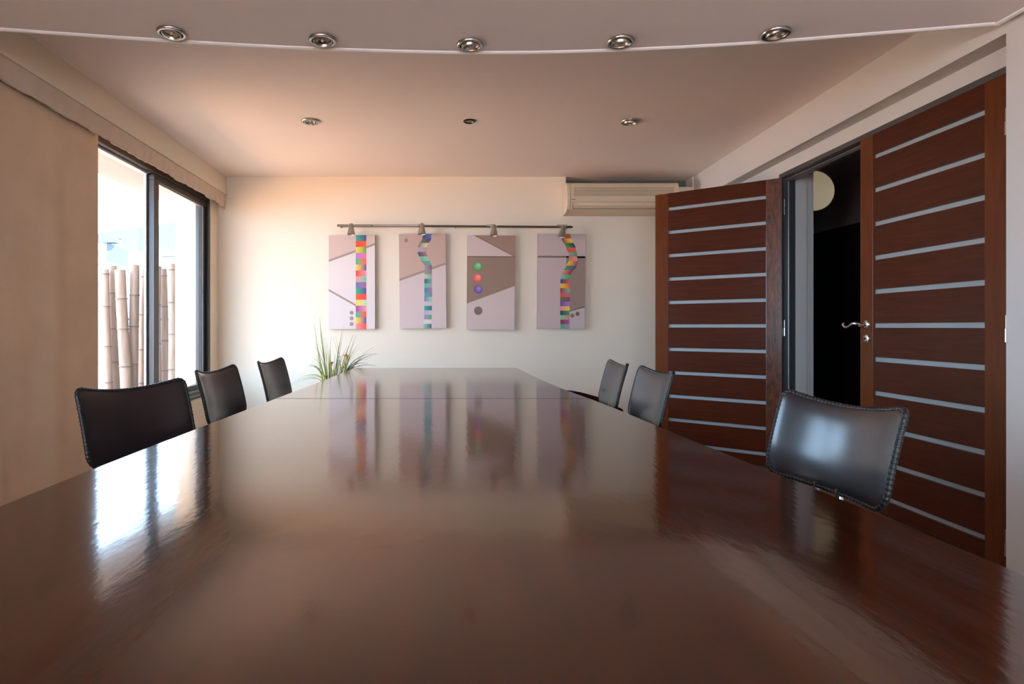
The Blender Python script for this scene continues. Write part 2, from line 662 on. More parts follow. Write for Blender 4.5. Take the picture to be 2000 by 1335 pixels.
dl = downlight()
spots = [(335, 62.5, ZP, 'leftmost of the five downlights in the curved dropped ceiling'),
         (630, 77, ZP, 'brushed nickel downlight, second from left along the curved dropped ceiling edge'),
         (918, 86, ZP, 'middle of the five nickel downlights in the curved dropped ceiling'),
         (1212, 80, ZP, 'brushed nickel downlight, second from right along the curved dropped ceiling edge'),
         (1515, 64, ZP, 'rightmost of the five downlights in the curved dropped ceiling'),
         (607, 236, 1.433, 'nickel downlight in the far ceiling, left of the tiny centre one'),
         (1230, 237, 1.433, 'nickel downlight in the far ceiling, nearest the air conditioner')]
for k, (x, y, z, lb) in enumerate(spots):
    o = dl if k == 0 else copy_tree(dl)
    Y = F * z / (PY - y)
    o.location = ((x - PX) / F * Y, Y, Z(z))
    o.rotation_euler = (0, 0, [0.4, 2.2, 3.4, 4.0, 2.6, 1.0, 3.6][k])
    if z == 1.433:
        o.scale = (1.12, 1.12, 1.0)
    tag(o, lb, 'ceiling light', 'recessed ceiling downlights')
Y = F * 1.433 / (PY - 236)
r_ = empty('downlight', ((917 - PX) / F * Y, Y, CEIL))
MB().use('nickel_dark').lathe((0, 0, 0), [(.043, 0), (.043, -.006), (.036, -.010), (.030, -.006), (.029, 0)], 32).build('trim_ring', parent=r_, smooth=50)
MB().use('nickel').lathe((0, 0, 0), [(.028, -.003), (.014, -.001), (0, 0)], 24).build('bulb', parent=r_, smooth=50)
tag(r_, 'small dark downlight in the middle of the far ceiling', 'ceiling light', 'recessed ceiling downlights')

# ------------------------------------------------------------------ window (left)
wx = off(XW, -.06)       # glass plane


def wbar(mb, y0, y1, z0, z1, d0=-.10, d1=-.02):
    return strip(mb, off(XW, d0), off(XW, d1), y0, y1, z0, z1)


def make_window(y0, y1, name, ymid):
    r = empty(name, (XW(y0), y0, 0))
    tag(r, kind='structure')
    inv = Vector((-XW(y0), -y0, 0))

    def put(m_, nm, matn, parent=r, bev=.003):
        o = m_.build(nm, matn, parent, bevel=bev)
        if parent is r:
            o.location = inv
        return o
    f_ = MB()
    wbar(f_, y0, y1, Z(1.145), WZ1, -.12, -.005)
    wbar(f_, y0, y1, WZ0, Z(-.565), -.12, .012)
    wbar(f_, y0, y0 + .05, Z(-.565), Z(1.145), -.12, -.005)
    wbar(f_, y1 - .045, y1, Z(-.565), Z(1.145), -.12, -.005)
    put(f_, 'window_frame', 'frame')
    tkb = MB()
    wbar(tkb, y0 + .05, y1 - .045, Z(-.565), Z(-.545), -.035, .008)
    wbar(tkb, y0 + .05, y1 - .045, Z(-.60), Z(-.585), .012, .018)
    put(tkb, 'window_track', 'track')
    # fixed pane, near half
    a, b = y0 + .05, ymid - .035
    m_ = MB()
    wbar(m_, a, b, Z(1.128), Z(1.145), -.10, -.05)
    wbar(m_, a, b, Z(-.545), Z(-.52), -.10, -.05)
    wbar(m_, b, b + .022, Z(-.545), Z(1.145), -.080, -.062)
    sh = put(m_, 'glazing_bead', 'frame_light')
    m_ = MB()
    wbar(m_, a, b, Z(-.52), Z(1.128), -.078, -.072)
    m_.build('glass_pane', 'glass', sh)
    # opening sash, far half
    a, b = ymid - .012, y1 - .045
    m_ = MB()
    wbar(m_, a, b, Z(1.092), Z(1.142), -.075, -.012)
    wbar(m_, a, b, Z(-.545), Z(-.505), -.075, -.012)
    wbar(m_, a, a + .075, Z(-.505), Z(1.092), -.075, -.012)
    wbar(m_, b - .055, b, Z(-.505), Z(1.092), -.075, -.030)
    sh = put(m_, 'sash', 'frame')
    m_ = MB()
    wbar(m_, a + .075, b - .055, Z(1.082), Z(1.092), -.055, -.03)
    wbar(m_, b - .085, b - .062, Z(-.505), Z(1.082), -.055, -.024)
    m_.build('glazing_bead', 'frame_light', sh, bevel=.002)
    m_ = MB()
    wbar(m_, a + .075, b - .055, Z(-.505), Z(1.082), -.050, -.044)
    m_.build('glass_pane', 'glass', sh)
    m_ = MB()
    wbar(m_, b - .094, b - .085, Z(-.50), Z(1.08), -.055, -.028)
    m_.build('seal', 'rubber', sh)
    return r


make_window(WY0, WY1, 'window_1', 4.50)
make_window(VY0, VY1, 'window_added_left', -1.25)  # unseen, added behind the camera to let in more daylight

# curtain and valance
mb = MB().use('curtain')


def cur(a, b):
    y = 3.652 - a * 3.60
    z = .03 + b * (Z(1.21) - .03)
    fold = (.020 * math.exp(-((y - 3.22) / .10) ** 2) + .004 * math.sin(y * 5.3 + .6) + .002 * math.sin(y * 13 + 1.1)
            + .001 * math.sin(y * 41)) * (0.35 + .65 * (1 - b) ** .6)
    fold += .012 * math.exp(-((y - 2.83) / .05) ** 2) * max(0, 1 - abs(b - .12) * 6)
    return (XC(y) + fold, y, z)


mb.grid(cur, 360, 30)
o = mb.build('curtain', smooth=60)
s_ = o.modifiers.new('thickness', 'SOLIDIFY')
s_.thickness = .003
tag(o, 'tan cloth curtain covering the near part of the left wall', 'curtain')

mb = MB().use('valance')


def val(a, b):
    y = 5.745 - a * (5.745 - YR - .05)
    rip = .0045 * math.sin(y * 23 + 1.5 * math.sin(y * 5)) + .003 * math.sin(y * 57 + 2 * math.sin(y * 3))
    zb = Z(1.138) + .0045 * math.sin(y * 21) * (1 if y > 3.7 else .0) + .003 * math.sin(y * 9) * (1 if y > 3.7 else .0) - \
        (.028 * max(0, (y - 5.55) / .195) ** 1.5 if y > 5.55 else 0)
    return (XV(y) + .004 + rip * (1.2 - b), y, zb + b * (Z(1.262) - zb))


mb.grid(val, 520, 8)
o = mb.build('curtain_valance', smooth=60)
s_ = o.modifiers.new('thickness', 'SOLIDIFY')
s_.thickness = .003
tag(o, 'beige gathered cloth valance hanging over the window and curtain', 'valance')


# ------------------------------------------------------------------ double door (right)
LEAF_W, LEAF_T, TOP, BOT = .925, .042, Z(1.080), .010
PITCH, SLOT = .189, .026


def door_leaf(parent, stile_hinge, first_z=.953, flip=1):
    """leaf in local coordinates: hinge edge at x = 0, free edge at x = LEAF_W, room side at y = 0, thickness towards +y"""
    t = LEAF_T * flip
    ya, yb = min(0, t), max(0, t)
    h_st, f_st = .105, .105
    m_ = MB()
    m_.box(f_st and LEAF_W - f_st, LEAF_W, ya, yb, BOT, TOP)
    a = m_.build('stile', 'door_stile', parent, bevel=.002)
    m_ = MB()
    m_.box(0.003, h_st, ya, yb, BOT, TOP)
    a = m_.build('stile', stile_hinge, parent, bevel=.002)
    m_ = MB()
    m_.box(-.001, .003, ya + .001, yb - .001, BOT, TOP)
    m_.build('hinge_edge', 'door_edge', parent)
    zs_ = [Z(first_z - PITCH * k) for k in range(11)]
    bounds = [TOP] + [v for z in zs_ for v in (z + SLOT / 2, z - SLOT / 2)] + [BOT]
    for k in range(0, len(bounds), 2):
        m_ = MB()
        m_.box(h_st, LEAF_W - f_st, ya + .0015, yb - .0015, bounds[k + 1], bounds[k])
        m_.build('rail', 'door_rail', parent)
    for z in zs_:
        m_ = MB()
        m_.box(h_st, LEAF_W - f_st, ya + .015, yb - .015, z - SLOT / 2, z + SLOT / 2)
        m_.build('glass_strip', 'slat_glass', parent)


def hinges(parent, yy):
    for z in (Z(.86), Z(-.02), Z(-.93)):
        m_ = MB().use('chrome')
        m_.tube([(-.008, yy, z - .045), (-.008, yy, z + .012)], .008, 12)
        m_.use('nickel')
        m_.tube([(-.008, yy, z + .013), (-.008, yy, z + .07)], .006, 12)
        m_.build('hinge', parent=parent, smooth=40)


# near leaf, hinged beside the column, almost closed (its hinge is on the near side)
d2 = empty('door_2', (XD(2.575) + .0, 2.575, 0), 0)
d2.rotation_euler = (0, 0, math.atan2(1, SR - .012))
# local +x runs to the far end, local +y towards the room (-X world), so the body lies towards -y
door_leaf(d2, 'door_stile', flip=-1)
hinges(d2, .004)
m_ = MB().use('chrome')
hx, hz = LEAF_W - .055, Z(.013)
m_.lathe((hx, .0, hz), [(.026, 0), (.026, .005), (.022, .009), (.011, .010), (.010, .045)], 24, axis=(0, 1, 0), close_end=True)
m_.tube([(hx, .040, hz), (hx + .012, .052, hz + .006), (hx + .035, .056, hz + .006), (hx + .06, .056, hz - .006),
         (hx + .085, .056, hz - .016), (hx + .11, .055, hz - .012), (hx + .125, .054, hz + .003), (hx + .118, .053, hz + .012)],
        [.009, .010, .009, .008, .008, .0085, .009, .005], 12)
m_.build('door_handle', parent=d2, smooth=50)
m_ = MB().use('chrome')
hz2 = Z(-.068)
m_.lathe((hx, .0, hz2), [(.026, 0), (.026, .005), (.022, .008), (0.004, .009)], 24, axis=(0, 1, 0))
m_.use('black')
m_.box(hx - .011, hx + .011, .007, .0105, hz2 - .004, hz2 + .004)
m_.lathe((hx + .004, .0075, hz2), [(.006, 0), (.006, .003)], 12, axis=(0, 1, 0), close_end=True)
m_.build('lock_plate', parent=d2, smooth=50)
tag(d2, 'red-brown slatted door leaf with the chrome handle, nearly closed', kind='structure')

# far leaf, swung wide into the room
hy = 4.375
hxw = XD(hy)
fx, fy = 1.674, 4.985
ang = math.atan2(fy - hy, fx - hxw)
d1 = empty('door_1', (hxw, hy, 0), ang)
# local +x to the free end; local +y points to (-sin, cos) = towards -X-Y (camera side)
door_leaf(d1, 'door_swirl', flip=-1)
hinges(d1, -LEAF_T)
tag(d1, 'red-brown slatted door leaf standing wide open beside the air conditioner', kind='structure')

# metal door frame
mb = MB().use('metal_frame')
fr0, fr1 = .006, .10
strip(mb, off(XD, -.004), off(XD, .11), DY0, DY1, HEAD - .030, HEAD)
strip(mb, off(XD, -.004), off(XD, .11), DY1 - .012, DY1, 0, HEAD - .030)
strip(mb, off(XD, -.004), off(XD, .11), DY0, DY0 + .018, 0, HEAD - .030)
strip(mb, off(XD, .045), off(XD, .075), DY0, DY1, HEAD - .055, HEAD - .030)
strip(mb, off(XD, .045), off(XD, .075), DY1 - .030, DY1 - .012, 0, HEAD - .055)
mb.use('metal_light')
strip(mb, off(XD, .010), off(XD, .016), DY1 - .016, DY1 - .011, 0, HEAD - .031)
strip(mb, off(XD, .048), off(XD, .056), DY1 - .034, DY1 - .029, 0, HEAD - .056)
strip(mb, off(XD, .040), off(XD, .046), DY0, DY1, HEAD - .040, HEAD - .034)
tag(mb.build('trim_2', bevel=.0015), kind='structure')

# ------------------------------------------------------------------ corridor beyond the door
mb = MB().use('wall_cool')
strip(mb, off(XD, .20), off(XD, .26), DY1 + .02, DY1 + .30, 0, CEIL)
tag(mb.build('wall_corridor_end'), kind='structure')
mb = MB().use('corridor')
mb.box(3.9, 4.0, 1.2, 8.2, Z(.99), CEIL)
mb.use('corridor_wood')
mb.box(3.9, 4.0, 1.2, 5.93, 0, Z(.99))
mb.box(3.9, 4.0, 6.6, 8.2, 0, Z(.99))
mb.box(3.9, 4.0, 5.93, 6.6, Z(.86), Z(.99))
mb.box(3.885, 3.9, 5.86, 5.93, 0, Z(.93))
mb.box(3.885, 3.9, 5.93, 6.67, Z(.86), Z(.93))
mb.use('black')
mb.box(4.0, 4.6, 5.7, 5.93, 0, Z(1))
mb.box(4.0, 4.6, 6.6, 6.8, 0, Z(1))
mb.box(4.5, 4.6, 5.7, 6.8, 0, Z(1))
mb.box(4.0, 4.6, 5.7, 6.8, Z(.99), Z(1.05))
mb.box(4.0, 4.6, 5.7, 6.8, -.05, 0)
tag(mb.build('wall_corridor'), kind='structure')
mb = MB().use('corridor')
mb.box(2.55, 4.1, 8.1, 8.2, 0, CEIL)
mb.box(2.55, 4.1, 1.1, 1.2, 0, CEIL)
mb.box(2.50, 2.6, 5.9, 8.2, 0, CEIL)
tag(mb.build('wall_corridor_rear'), kind='structure')
mb = MB().box(2.5, 4.2, 1.1, 8.2, CEIL + .0, CEIL + .1)
tag(mb.build('ceiling_corridor', 'corridor_ceiling'), kind='structure')
mb = MB().box(2.5, 4.2, 1.1, 8.2, -.1, -.001)
tag(mb.build('floor_corridor', 'corridor_wood'), kind='structure')
# round lamp on the wall just behind the jamb
p = W(1589, 373, 4.78)
lampr = empty('wall_lamp', p)
m_ = MB().use('lamp_shade')
m_.lathe((0, 0, 0), [(.0, -.035), (.10, -.034), (.148, -.028), (.156, -.015), (.156, .0), (.15, .012), (0, .014)], 48, axis=(0, 1, 0))
m_.build('lamp_shade', parent=lampr, smooth=50)
m_ = MB().use('nickel_dark')
m_.tube([(-.0, .012, 0), (-.0, .075, 0)], .012, 10)
m_.tube([(-.36, .07, 0), (.02, .07, 0)], .010, 10)
m_.build('bracket', parent=lampr, smooth=50)
tag(lampr, 'round cream wall lamp in the dark corridor beyond the door', 'lamp')
# small dark switch plate on the corridor wall
p = W(1678, 568, F * 3.885 / (1678 - PX))
m_ = MB().box(3.875, 3.9, p.y - .05, p.y + .05, p.z - .07, p.z + .07)
tag(m_.build('wall_plate', 'black', at=(3.9, p.y, p.z), bevel=.003), 'small black plate on the dark corridor wall beside the door handle', 'wall plate')

# ------------------------------------------------------------------ table : two pieces with a narrow joint
TT = .75
right = [(4.272, .482), (3.245, .511), (2.72, .537), (2.40, .571), (2.296, .583), (2.045, .5945), (1.907, .600), (1.69, .611),
         (1.412, .625), (1.188, .642), (.92, .664), (.721, .668), (.5, .668), (.0, .640), (-.6, .585), (-1.2, .50)]
left = [(4.272, -.648), (3.214, -.665), (2.428, -.687), (2.083, -.697), (1.671, -.708), (1.197, -.717), (.964, -.717),
        (.5, -.712), (0, -.69), (-.6, -.64), (-1.2, -.565)]


def side(P, y):
    P = sorted(P)
    for (y0, x0), (y1, x1) in zip(P[:-1], P[1:]):
        if y0 <= y <= y1:
            return x0 + (x1 - x0) * (y - y0) / (y1 - y0)
    return P[-1][1] if y > P[-1][0] else P[0][1]


def smooth_side(P, y, h=.22):
    return sum(side(P, y + h * k / 4) for k in range(-4, 5)) / 9


def table_piece(name, y0, y1, base, label):
    n = 34
    ys = [y0 + (y1 - y0) * k / n for k in range(n + 1)]
    R = [(smooth_side(right, y) if .15 < y1 - y or y1 < 3 else side(right, y), y) for y in ys]
    L = [(smooth_side(left, y), y) for y in ys]
    poly = R + L[::-1]
    cy_ = (y0 + y1) / 2
    r = empty(name, (-.03, cy_, 0))
    inv = Vector((.03, -cy_, 0))
    m_ = MB()
    m_.prism(poly, TT - .036, TT)
    # top face shows the veneer, the rim its own darker lipping
    m_.mats = ['table', 'table_edge']
    m_.mi = [1] + [0] + [1] * (len(poly))
    o = m_.build('tabletop', parent=r, bevel=.003)
    o.location = inv
    for yy in base:
        xr, xl = smooth_side(right, yy) - .22, smooth_side(left, yy) + .22
        m_ = MB()
        m_.box(xl, xr, yy - .03, yy + .03, 0.0, TT - .036)
        o = m_.build('leg', 'table_edge', r, bevel=.004)
        o.location = inv
    m_ = MB()
    xm = (smooth_side(right, cy_) + smooth_side(left, cy_)) / 2
    m_.box(xm - .02, xm + .02, base[0] + .03, base[1] - .03, .30, TT - .036)
    o = m_.build('beam', 'table_edge', r)
    o.location = inv
    tag(r, label, 'table', 'glossy dark wood conference table sections')
    return r


table_piece('conference_table', -1.15, 2.408, (-.7, 1.9), 'near section of the long glossy dark brown conference table')
table_piece('conference_table', 2.414, 4.225, (2.75, 3.85), 'far section of the conference table, beyond the thin joint line')

# low dark wooden bench against the right part of the back wall
br = empty('low_bench', (1.30, 5.2, 0))
inv = Vector((-1.30, -5.2, 0))
zt = Z(-.595)
a, b = W(1106, 761, 5.735), W(1217.5, 797, F * .595 / 159.0)
a.z = b.z = zt
m_ = MB()
arc = [((x - PX) * .595 / (y - PY), F * .595 / (y - PY)) for x, y in
       ((1107, 761.5), (1118, 762.6), (1130, 764.6), (1143, 767.6), (1156, 771.2), (1166, 774), (1176, 777.2), (1186, 781.5), (1197, 787.5), (1207, 794), (1217, 799))]
m_.prism(arc + [(arc[-1][0] - .42, arc[-1][1] - .03), (arc[0][0] - .42, arc[0][1])], zt - .028, zt)
o = m_.build('bench_top', 'bench', br, bevel=.002)
o.location = inv
for q in ((a.x - .08, a.y - .12), (b.x - .10, b.y + .05), (a.x - .36, a.y - .12), (b.x - .36, b.y + .05)):
    m_ = MB().box(q[0] - .02, q[0] + .02, q[1] - .02, q[1] + .02, 0, zt - .028)
    o = m_.build('leg', 'table_edge', br)
    o.location = inv
tag(br, 'low dark wooden bench behind the far right chair, mostly hidden by the table', 'bench')

# ------------------------------------------------------------------ chairs
HW = .213


def pad_fn(side_sign, thick):
    zb, zt_ = .606, .822
    r_b, r_t = .040, .024

    def fn(a, b):
        # b : bottom (0) to top (1), dense rows near the rounded corners
        bb = .5 - .5 * math.cos(math.pi * b)
        H = zt_ - zb
        d_b, d_t = bb * H, (1 - bb) * H
        w_ = HW
        if d_b < r_b:
            w_ = HW - r_b + math.sqrt(max(0, r_b ** 2 - (r_b - d_b) ** 2))
        if d_t < r_t:
            w_ = min(w_, HW - r_t + math.sqrt(max(0, r_t ** 2 - (r_t - d_t) ** 2)))
        u = (2 * a - 1)
        y = u * w_
        uu = y / HW
        z = zb + bb * H + .026 * uu * uu * bb
        x = -.205 - .060 * bb + .028 * uu * uu + .004 * math.sin(math.pi * bb)
        # the pad is softly padded: thinner to the rim
        th = thick * (1 - .55 * max(abs(u) ** 10, (abs(2 * bb - 1)) ** 10))
        return Vector((x + side_sign * th / 2, y, z))
    return fn


def make_chair():
    r = empty('leather_chair')
    # backrest
    m_ = MB()
    nu, nv = 32, 22
    f1, f2 = pad_fn(1, .020), pad_fn(-1, .020)
    m_.grid(f1, nu, nv)
    k0 = (nu + 1) * (nv + 1)
    m_.grid(lambda a, b: f2(a, b), nu, nv)
    # flip back faces
    half = nu * nv
    m_.f[half:] = [tuple(reversed(q)) for q in m_.f[half:]]
    idx = lambda a, b: a * (nv + 1) + b
    rim = [idx(a, 0) for a in range(nu + 1)] + [idx(nu, b) for b in range(1, nv + 1)] + \
          [idx(a, nv) for a in range(nu - 1, -1, -1)] + [idx(0, b) for b in range(nv - 1, 0, -1)]
    for k in range(len(rim)):
        p, q = rim[k], rim[(k + 1) % len(rim)]
        m_.f.append((q, p, p + k0, q + k0))
        m_.mi.append(0)
    bk = m_.build('backrest', 'leather', r, smooth=70)
    # laced rim : dense chain of rounded knots following the edge
    ring = [(Vector(m_.v[i]) + Vector(m_.v[i + k0])) / 2 for i in rim]
    L = [0]
    for k in range(len(ring)):
        L.append(L[-1] + (ring[(k + 1) % len(ring)] - ring[k]).length)
    tot = L[-1]
    N_ = 600
    pts, rad = [], []
    k = 0
    for j in range(N_):
        s_ = tot * j / N_
        while L[k + 1] < s_:
            k += 1
        t = (s_ - L[k]) / max(1e-9, L[k + 1] - L[k])
        pts.append(ring[k].lerp(ring[(k + 1) % len(ring)], t))
        rad.append(.0070 + .0007 * math.sin(2 * math.pi * s_ / .0125))
    m2 = MB()
    m2.tube(pts, rad, 10, caps=False, closed=True)
    m2.build('laced_edge', 'stitch', bk, smooth=60)
    # seat
    m_ = MB()

    def seat(sg):
        def fn(a, b):
            u, v = 2 * a - 1, 2 * b - 1
            rr_ = .035
            w_ = .215
            d = (1 - abs(v)) * .21
            if d < rr_:
                w_ = .215 - rr_ + math.sqrt(max(0, rr_ ** 2 - (rr_ - d) ** 2))
            y = u * w_
            x = v * .205
            z = .452 + .012 * abs(u) ** 2 - .012 * (b < .5) * 0 + .014 * max(0, -v) ** 2 - .015 * max(0, v) ** 3
            return Vector((x, y, z + sg * .011 * (1 - .5 * max(abs(u), abs(v)) ** 8)))
        return fn
    m_.grid(seat(1), 20, 20)
    k0 = 21 * 21
    m_.grid(seat(-1), 20, 20)
    m_.f[400:] = [tuple(reversed(q)) for q in m_.f[400:]]
    idx = lambda a, b: a * 21 + b
    rim = [idx(a, 0) for a in range(21)] + [idx(20, b) for b in range(1, 21)] + \
          [idx(a, 20) for a in range(19, -1, -1)] + [idx(0, b) for b in range(19, 0, -1)]
    for k in range(len(rim)):
        p, q = rim[k], rim[(k + 1) % len(rim)]
        m_.f.append((q, p, p + k0, q + k0))
        m_.mi.append(0)
    st = m_.build('seat', 'leather', r, smooth=70)
    ring = [(Vector(m_.v[i]) + Vector(m_.v[i + k0])) / 2 for i in rim]
    m2 = MB()
    m2.tube(ring, .009, 8, caps=False, closed=True)
    m2.build('laced_edge', 'stitch', st, smooth=60)
    # chrome frame
    for s in (-1, 1):
        m2 = MB()
        m2.tube([(-.206, s * .04, .616), (-.206, s * .04, .60), (-.204, s * .045, .58), (-.200, s * .08, .50), (-.19, s * .13, .445),
                 (-.16, s * .19, .432), (.0, s * .19, .430), (.16, s * .19, .430)], .0095, 12)
        m2.build('side_rail', 'chrome', r, smooth=60)
        m2 = MB()
        m2.tube([(.17, s * .19, .43), (.185, s * .192, .40), (.205, s * .2, .0)], .0095, 12)
        m2.build('leg', 'chrome', r, smooth=60)
        m2 = MB()
        m2.tube([(-.17, s * .19, .43), (-.19, s * .192, .40), (-.24, s * .2, .0)], .0095, 12)
        m2.build('leg', 'chrome', r, smooth=60)
    for xx in (.15, -.15):
        m2 = MB()
        m2.tube([(xx, -.19, .43), (xx, .19, .43)], .008, 10)
        m2.build('stretcher', 'chrome', r, smooth=60)
    return r


proto = make_chair()
# (middle of the backrest's top edge, turn of the chair, label)
chairs = [
    ((-1.052, 2.040), -21.5, 'dark leather chair nearest the camera on the window side, before the tan curtain'),
    ((-1.075, 2.830), -3.0, 'brown-black leather chair at the right window pane, middle of the window side'),
    ((-1.022, 3.517), -2.5, 'farthest leather chair on the window side, near the potted grass'),
    ((1.036, 1.610), 180 + 6.5, 'large black leather chair by the nearly closed door, reflecting the window'),
    ((.938, 2.740), 180 + 1.0, 'leather chair in front of the wide open door leaf, middle of the door side'),
    ((.921, 3.295), 180 - 2.5, 'farthest leather chair on the door side, in front of the low bench'),
]
for k, ((x, y), deg, lb) in enumerate(chairs):
    o = proto if k == 0 else copy_tree(proto)
    th = math.radians(deg)
    d = -.231
    o.location = (x - d * math.cos(th), y - d * math.sin(th), 0)
    o.rotation_euler = (0, 0, th)
    tag(o, lb, 'chair', 'leather chairs around the conference table')

# ------------------------------------------------------------------ air conditioner
ax0, ax1 = W(1107, 400, 5.56).x, W(1326, 400, 5.56).x
acr = empty('air_conditioner', ((ax0 + ax1) / 2, YB, Z(1.05)))
inv = -Vector(acr.location)
z0, z1 = Z(1.055), Z(1.335)
prof = [(YB - .002, z1), (YB - .16, z1), (YB - .195, z1 - .012), (YB - .212, z1 - .045), (YB - .214, z1 - .15), (YB - .208, z1 - .215),
        (YB - .185, z1 - .250), (YB - .12, z0 + .004), (YB - .002, z0)]


def extrude_x(m_, pr, xa, xb, grow=0):
    n_ = len(pr)
    i = len(m_.v)
    m_.v += [(xa, y, z) for y, z in pr] + [(xb, y, z) for y, z in pr]
    m_.f.append(tuple(i + k for k in range(n_)))
    m_.f.append(tuple(i + n_ + k for k in reversed(range(n_))))
    m_.mi += [m_.cur] * 2
    for k in range(n_):
        k2 = (k + 1) % n_
        m_.f.append((i + k2, i + k, i + n_ + k, i + n_ + k2))
        m_.mi.append(m_.cur)
    return m_


m_ = MB().use('ac')
extrude_x(m_, prof, ax0 + .034, ax1 - .026)
b_ = m_.build('body', parent=acr, smooth=30)
b_.location = inv
# rounded end cheeks
for xa, xb in ((ax0, ax0 + .034), (ax1 - .026, ax1)):
    m_ = MB().use('ac')
    pr = [(y - .004 if y < YB - .01 else y, z) for y, z in prof]
    extrude_x(m_, pr, xa, xb)
    o = m_.build('end_cheek', parent=acr, smooth=30, bevel=.006)
    o.location = inv
# intake grille
m_ = MB().use('ac')
m_.box(ax0 + .06, ax1 - .05, YB - .2155, YB - .2125, z1 - .136, z1 - .052)
m_.use('ac_line')
for k in range(7):
    zz = z1 - .058 - k * .0118
    m_.box(ax0 + .062, ax1 - .052, YB - .2172, YB - .2150, zz - .0022, zz + .0022)
o = m_.build('intake_grille', parent=acr)
o.location = inv
m_ = MB().use('ac')
m_.box(ax0 + .10, ax1 - .08, YB - .2165, YB - .205, z1 - .250 + .028, z1 - .192)
m_.use('ac_line')
m_.box(ax0 + .05, ax1 - .04, YB - .2155, YB - .2118, z1 - .1875, z1 - .186)
m_.box(ax0 + .05, ax1 - .04, YB - .2045, YB - .180, z1 - .2475, z1 - .2445)
m_.box(ax0 + .052, ax0 + .055, YB - .2165, YB - .190, z1 - .240, z1 - .190)
o = m_.build('outlet_flap', parent=acr, bevel=.001)
o.location = inv
m_ = MB().use('nickel_dark')
m_.box(ax0 + .045, ax0 + .080, YB - .216, YB - .2135, z1 - .166, z1 - .161)
o = m_.build('badge', parent=acr)
o.location = inv
tag(acr, 'cream air conditioner mounted under the ceiling on the back wall', 'air conditioner')

# ------------------------------------------------------------------ paintings
YP = YB - .035


def srgb(h):
    return lin((int(h[0:2], 16), int(h[2:4], 16), int(h[4:6], 16)))


class Canvas:
    """canvas lying in the plane of the wall; fields given in pixels of a (w x h) layout"""
    def __init__(s, xl, yt, xr, yb, tilt=0.0):
        s.a, s.b = W(xl, yt, YP), W(xr, yb, YP)
        s.w, s.h = s.b.x - s.a.x, s.a.z - s.b.z
        s.v, s.f, s.c = [], [], []
        s.lvl = 0
        s.tilt = tilt

    def q(s, pts, cols):
        """pts in 0..1 (x right, y down), cols one colour or one for each corner"""
        i = len(s.v)
        y = -.0003 * s.lvl
        for x, t in pts:
            s.v.append(((x - .5) * s.w, y, (.5 - t) * s.h))
        # order so that the face looks at the room
        s.f.append(tuple(range(i, i + len(pts))))
        s.c.append([cols] * len(pts) if not isinstance(cols, list) else cols)

    def rect(s, x0, y0, x1, y1, c, c2=None):
        s.q([(x0, y0), (x0, y1), (x1, y1), (x1, y0)], [c, c, c2 or c, c2 or c])

    def disc(s, x, y, r, c, c2=None):
        n = 28
        rx, ry = r, r * s.w / s.h
        c2 = c2 or c
        i = len(s.v)
        yy = -.0003 * s.lvl
        s.v.append(((x + .3 * rx - .5) * s.w, yy, (.5 - (y - .35 * ry)) * s.h))
        for k in range(n):
            t = 2 * math.pi * k / n
            s.v.append(((x + rx * math.cos(t) - .5) * s.w, yy, (.5 - (y + ry * math.sin(t))) * s.h))
        for k in range(n):
            s.f.append((i, i + 1 + (k + 1) % n, i + 1 + k))
            s.c.append([c2, c, c])

    def build(s, label):
        i = len(s.v)
        w2, h2, d = s.w / 2, s.h / 2, .030
        s.v += [(-w2, .0002, h2), (-w2, .0002, -h2), (w2, .0002, -h2), (w2, .0002, h2),
                (-w2, d, h2), (-w2, d, -h2), (w2, d, -h2), (w2, d, h2)]
        sidec = srgb('8c7566')
        s.c = [[tuple(min(.9, q * g) for q, g in zip(cc, (1.20, 1.10, 1.04))) for cc in cs] for cs in s.c]
        for f in ((0, 4, 5, 1), (3, 2, 6, 7), (0, 3, 7, 4), (1, 5, 6, 2), (4, 7, 6, 5), (0, 1, 2, 3)):
            s.f.append(tuple(i + k for k in f))
            s.c.append([sidec] * 4)
        me = bpy.data.meshes.new('painting')
        me.from_pydata(s.v, [], s.f)
        ca = me.color_attributes.new('pigment', 'FLOAT_COLOR', 'CORNER')
        k = 0
        for p, cs in zip(me.polygons, s.c):
            for j, li in enumerate(p.loop_indices):
                ca.data[li].color = (*cs[j], 1)
        me.materials.append(M['canvas'])
        o = bpy.data.objects.new('painting', me)
        col.objects.link(o)
        o.location = ((s.a.x + s.b.x) / 2, YP, (s.a.z + s.b.z) / 2)
        o.rotation_euler = (0, s.tilt, 0)
        tag(o, label, 'painting', 'abstract canvases in a row on the back wall')
        return o


